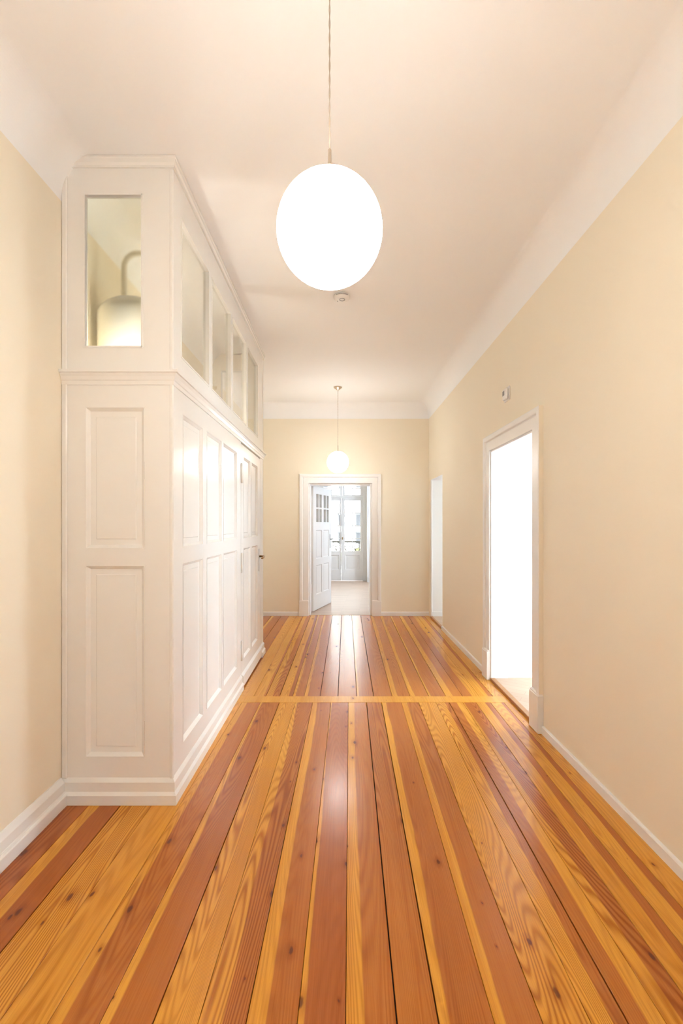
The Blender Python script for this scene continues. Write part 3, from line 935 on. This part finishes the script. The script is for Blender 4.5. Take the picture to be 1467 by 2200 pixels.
# corner post bead, wall strip
for yb_ in (CY0 + 0.005, CY1 - 0.005):
    MB().box(CX - 0.016, CX + 0.003, yb_ - 0.008, yb_ + 0.008, 0.10, ZT - 0.05, c=0.004).build('corner_bead', 'gloss', closet)
for za, zb in ((0.12, 2.03), (2.095, ZT - 0.05)):
    MB().box(XW, XW + 0.026, CY0 - 0.010, CY0 + 0.001, za, zb, c=0.004).build('wall_strip', 'gloss', closet)
# plinth in two steps, ledge and crown moulding, mitred round the corners
def around(y_stop=None):
    if y_stop:
        return [((XW, CY0), (0, -1)), ((CX, CY0), (1, -1)), ((CX, y_stop), (1, 0))]
    return [((XW, CY0), (0, -1)), ((CX, CY0), (1, -1)), ((CX, CY1), (1, 1)), ((XW, CY1), (0, 1))]
PL = [(0, 0), (0.024, 0), (0.024, 0.046), (0.013, 0.060), (0.013, 0.104), (0.0, 0.122)]
mb = MB(); outline_sweep(mb, around(DR0 - 0.006), PL)
mb.build('plinth', 'gloss', closet)
mb = MB(); outline_sweep(mb, [((CX, DR1 + 0.007), (1, 0)), ((CX, CY1), (1, 1)), ((XW, CY1), (0, 1))], PL)
mb.build('plinth', 'gloss', closet)
LG = [(0, 2.027), (0.006, 2.027), (0.008, 2.046), (0.012, 2.050), (0.014, 2.056), (0.017, 2.066), (0.024, 2.077), (0.024, 2.080), (0.032, 2.082), (0.032, 2.095), (0, 2.099)]
mb = MB(); outline_sweep(mb, around(), LG)
mb.build('ledge', 'gloss', closet)
CR = [(0, ZT - 0.050), (0.010, ZT - 0.050), (0.010, ZT - 0.040), (0.016, ZT - 0.030), (0.016, ZT - 0.012), (0.020, ZT - 0.008), (0.020, ZT), (0, ZT)]
mb = MB(); outline_sweep(mb, around(), CR)
mb.build('crown_moulding', 'gloss', closet)
# closet door
mb = MB()
dcols = ((3.824, 4.120), (4.176, 4.470))
hs = [(c[0], c[1], z0, z1) for c in dcols for z0, z1 in ((ZL0, ZL1), (ZU0, ZU1))]
holed_slab(mb, T_side, DR0, DR1, 0.018, 2.012, hs, -D, 0.0, 0, 1, 0, 0)
cdoor = mb.build('door', ['gloss', 'wall'], closet)
for h in hs:
    p = MB(); ring_panel(p, T_side, *h, PANEL); p.build('panel', 'gloss', cdoor)
mb = MB()
outline_sweep(mb, [((CX, DR0 + 0.001), (1, 0)), ((CX, DR1 - 0.001), (1, 0))], [(0, 0.018), (0.018, 0.018), (0.018, 0.104), (0.0, 0.122)])
mb.build('kick_board', 'gloss', cdoor)
for z in (0.235, 0.955, 1.692):
    mb = MB()
    mb.tube([(CX + 0.006, DR0 - 0.001, z), (CX + 0.006, DR0 - 0.001, z + 0.162)], 0.008, 10)
    mb.box(CX, CX + 0.004, DR0 - 0.002, DR0 + 0.045, z + 0.082, z + 0.162)
    mb.build('hinge', 'gloss', cdoor)
mb = MB().box(CX, CX + 0.005, DR1 - 0.075, DR1 - 0.042, 0.885, 1.108, c=0.0015)
mb.build('lock_plate', 'steel', cdoor)
yh = DR1 - 0.058
mb = MB().tube([(CX + 0.004, yh, 1.033), (CX + 0.040, yh, 1.033), (CX + 0.052, yh - 0.008, 1.033), (CX + 0.056, yh - 0.03, 1.032), (CX + 0.056, yh - 0.105, 1.026), (CX + 0.050, yh - 0.125, 1.020)],
               [0.011, 0.009, 0.009, 0.009, 0.010, 0.008], 8)
mb.build('handle', 'brass', cdoor)

# ---- what shows through the obscured pane: a white domed tank with a bent pipe
tank = empty('water_heater', (-1.145, 2.565, 1.7), 'blurred white round-topped tank with a bent pipe behind the closet pane', 'boiler')
prof = [(0.0, 1.686), (0.19, 1.686), (0.20, 1.70), (0.20, 2.49)]
for k in range(1, 9):
    a = math.pi / 2 * k / 8
    prof.append((0.20 * math.cos(a), 2.49 + 0.115 * math.sin(a)))
prof[-1] = (0.0, prof[-1][1])
MB().lathe(prof, -1.145, 2.565, 32).build('tank', 'enamel', tank)
pts = [(-1.215, 2.56, 2.56), (-1.215, 2.56, 2.80)]
for k in range(1, 8):
    a = math.pi / 2 * k / 7
    pts.append((-1.215 + 0.075 * (1 - math.cos(a)), 2.56, 2.80 + 0.075 * math.sin(a)))
pts += [(-1.0, 2.56, 2.88), (-0.96, 2.56, 2.90), (-0.95, 2.56, 2.94), (-0.95, 2.56, 3.12)]
MB().tube(pts, 0.015, 12).build('pipe', 'pipe', tank)
MB().box(-1.348, -1.25, 2.53, 2.60, 2.28, 2.32).build('bracket', 'steel', tank)

# ---- unseen bulbs added to brighten the closet interior, below the sills of its panes
def fill_bulb(x, y, z, r, d, glass):
    b = MB().lathe([(0, z - r)] + [(r * math.sin(math.pi * k / 12), z - r * math.cos(math.pi * k / 12)) for k in range(1, 12)] + [(0, z + r)], x, y, 16).build('interior_bulb', glass, closet)
    MB().tube([(x, y, z - d), (x, y, z - d + 0.01), (x, y, z - r * 0.9)], [0.03, 0.018, 0.014], 12).build('socket', 'plastic', b)
shelf = MB().box(XL + 0.002, CX - D - 0.002, CY0 + D + 0.002, CY1 - D - 0.002, 1.66, 1.685).build('shelf', 'gloss', closet)
fill_bulb(XL + 0.20, 3.35, 1.95, 0.05, 0.265, 'bulb_dim')
fill_bulb(-1.08, 2.310, 2.165, 0.040, 0.480, 'bulb')

# ================================================================== pendant lamps
def pendant(x, y, zc, R, label, glass):
    t = empty('pendant_lamp', (x, y, CEIL), label, 'lamp', 'opal globe pendant lamps hanging along the hall')
    prof = [(R * math.sin(math.pi * k / 30), zc - R * math.cos(math.pi * k / 30)) for k in range(31)]
    prof[0] = (0.0, zc - R); prof[-1] = (0.0, zc + R)
    MB().lathe(prof, x, y, 48).build('globe', glass, t)
    top = zc + R
    MB().lathe([(0.0, top + 0.003), (0.010, top + 0.003), (0.034, top - 0.001), (0.037, top - 0.006), (0.034, top - 0.006)], x, y, 32).build('cap', 'nickel', t)
    MB().tube([(x, y, top), (x, y, top + 0.012), (x, y, top + 0.075), (x, y, top + 0.078)], [0.0065, 0.0048, 0.0048, 0.003], 12).build('rod', 'nickel', t)
    z0, z1 = top + 0.076, CEIL - 0.04
    cord = MB()
    n = 90
    for ph in (0, math.pi):
        cord.tube([(x + 0.0013 * math.cos(ph + k * 0.7), y + 0.0013 * math.sin(ph + k * 0.7), z0 + (z1 - z0) * k / n) for k in range(n + 1)], 0.0013, 5)
    cord.build('cord', 'cord', t)
    MB().lathe([(0.0, CEIL - 0.060), (0.004, CEIL - 0.058), (0.005, CEIL - 0.044), (0.014, CEIL - 0.040), (0.046, CEIL - 0.016), (0.055, CEIL - 0.008), (0.055, CEIL - 0.001), (0.0, CEIL - 0.001)],
               x, y, 32).build('canopy', 'nickel', t)
    return t
pendant(-0.0284, 1.209, 2.1295, 0.14, 'large near glowing white globe lamp hanging from a thin cord', 'opal')
pendant(-0.03, -3.47, 2.14, 0.14, 'globe lamp at the near end of the hall behind the viewpoint', 'opal')  # added out of view as fill for the near hall
pendant(-0.032, 5.89, 2.157, 0.14, 'small far glowing white globe lamp hanging before the door frame', 'opal_dim')

# ================================================================== smoke detector
sx, sy = 0.012, 3.53
sd = empty('smoke_detector', (sx, sy, CEIL), 'round white smoke detector on the ceiling just below the near lamp', 'smoke detector')
MB().lathe([(0, CEIL - .001), (.050, CEIL - .001), (.050, CEIL - .010), (.0, CEIL - .010)], sx, sy, 36, smooth=False).build('base', 'plastic', sd)
MB().lathe([(0, CEIL - .010), (.060, CEIL - .010), (.0615, CEIL - .014), (.060, CEIL - .026), (.052, CEIL - .034), (.034, CEIL - .038), (0, CEIL - .038)], sx, sy, 36).build('cover', 'plastic', sd)
MB().lathe([(.0175, CEIL - .0375), (.0225, CEIL - .0375), (.0225, CEIL - .0405), (.0175, CEIL - .0405), (.0175, CEIL - .0375)], sx + .002, sy - .006, 28, smooth=False).build('button_ring', 'grey_plastic', sd)
mb = MB().box(sx - .036, sx - .030, sy + .016, sy + .026, CEIL - .0395, CEIL - .036)
mb.build('indicator', 'grey_plastic', sd)
mb = MB()
for k in range(15):
    a = math.pi / 2 + (k - 7) * 0.11
    for s in (1, -1):
        px, py = sx + .0612 * math.cos(a), sy + s * .0612 * math.sin(a)
        mb.box(px - .0016, px + .0016, py - .0016, py + .0016, CEIL - .022, CEIL - .015)
mb.build('vent_slots', 'dark', sd)['kind'] = 'stuff'

# ================================================================== small chime box over the near doorway
ch = empty('wall_sensor', (XR, 3.565, 2.37), 'small cream wall sensor box with a grey grille above the doorway', 'sensor')
MB().box(XR - 0.008, XR, 3.510, 3.620, 2.315, 2.425, c=0.004).build('back_plate', 'plastic', ch)
MB().box(XR - 0.028, XR - 0.008, 3.524, 3.606, 2.326, 2.414, c=0.007).build('cover', 'plastic', ch)
MB().box(XR - 0.0295, XR - 0.027, 3.560, 3.600, 2.362, 2.398, c=0.0008).build('grille', 'grey_plastic', ch)
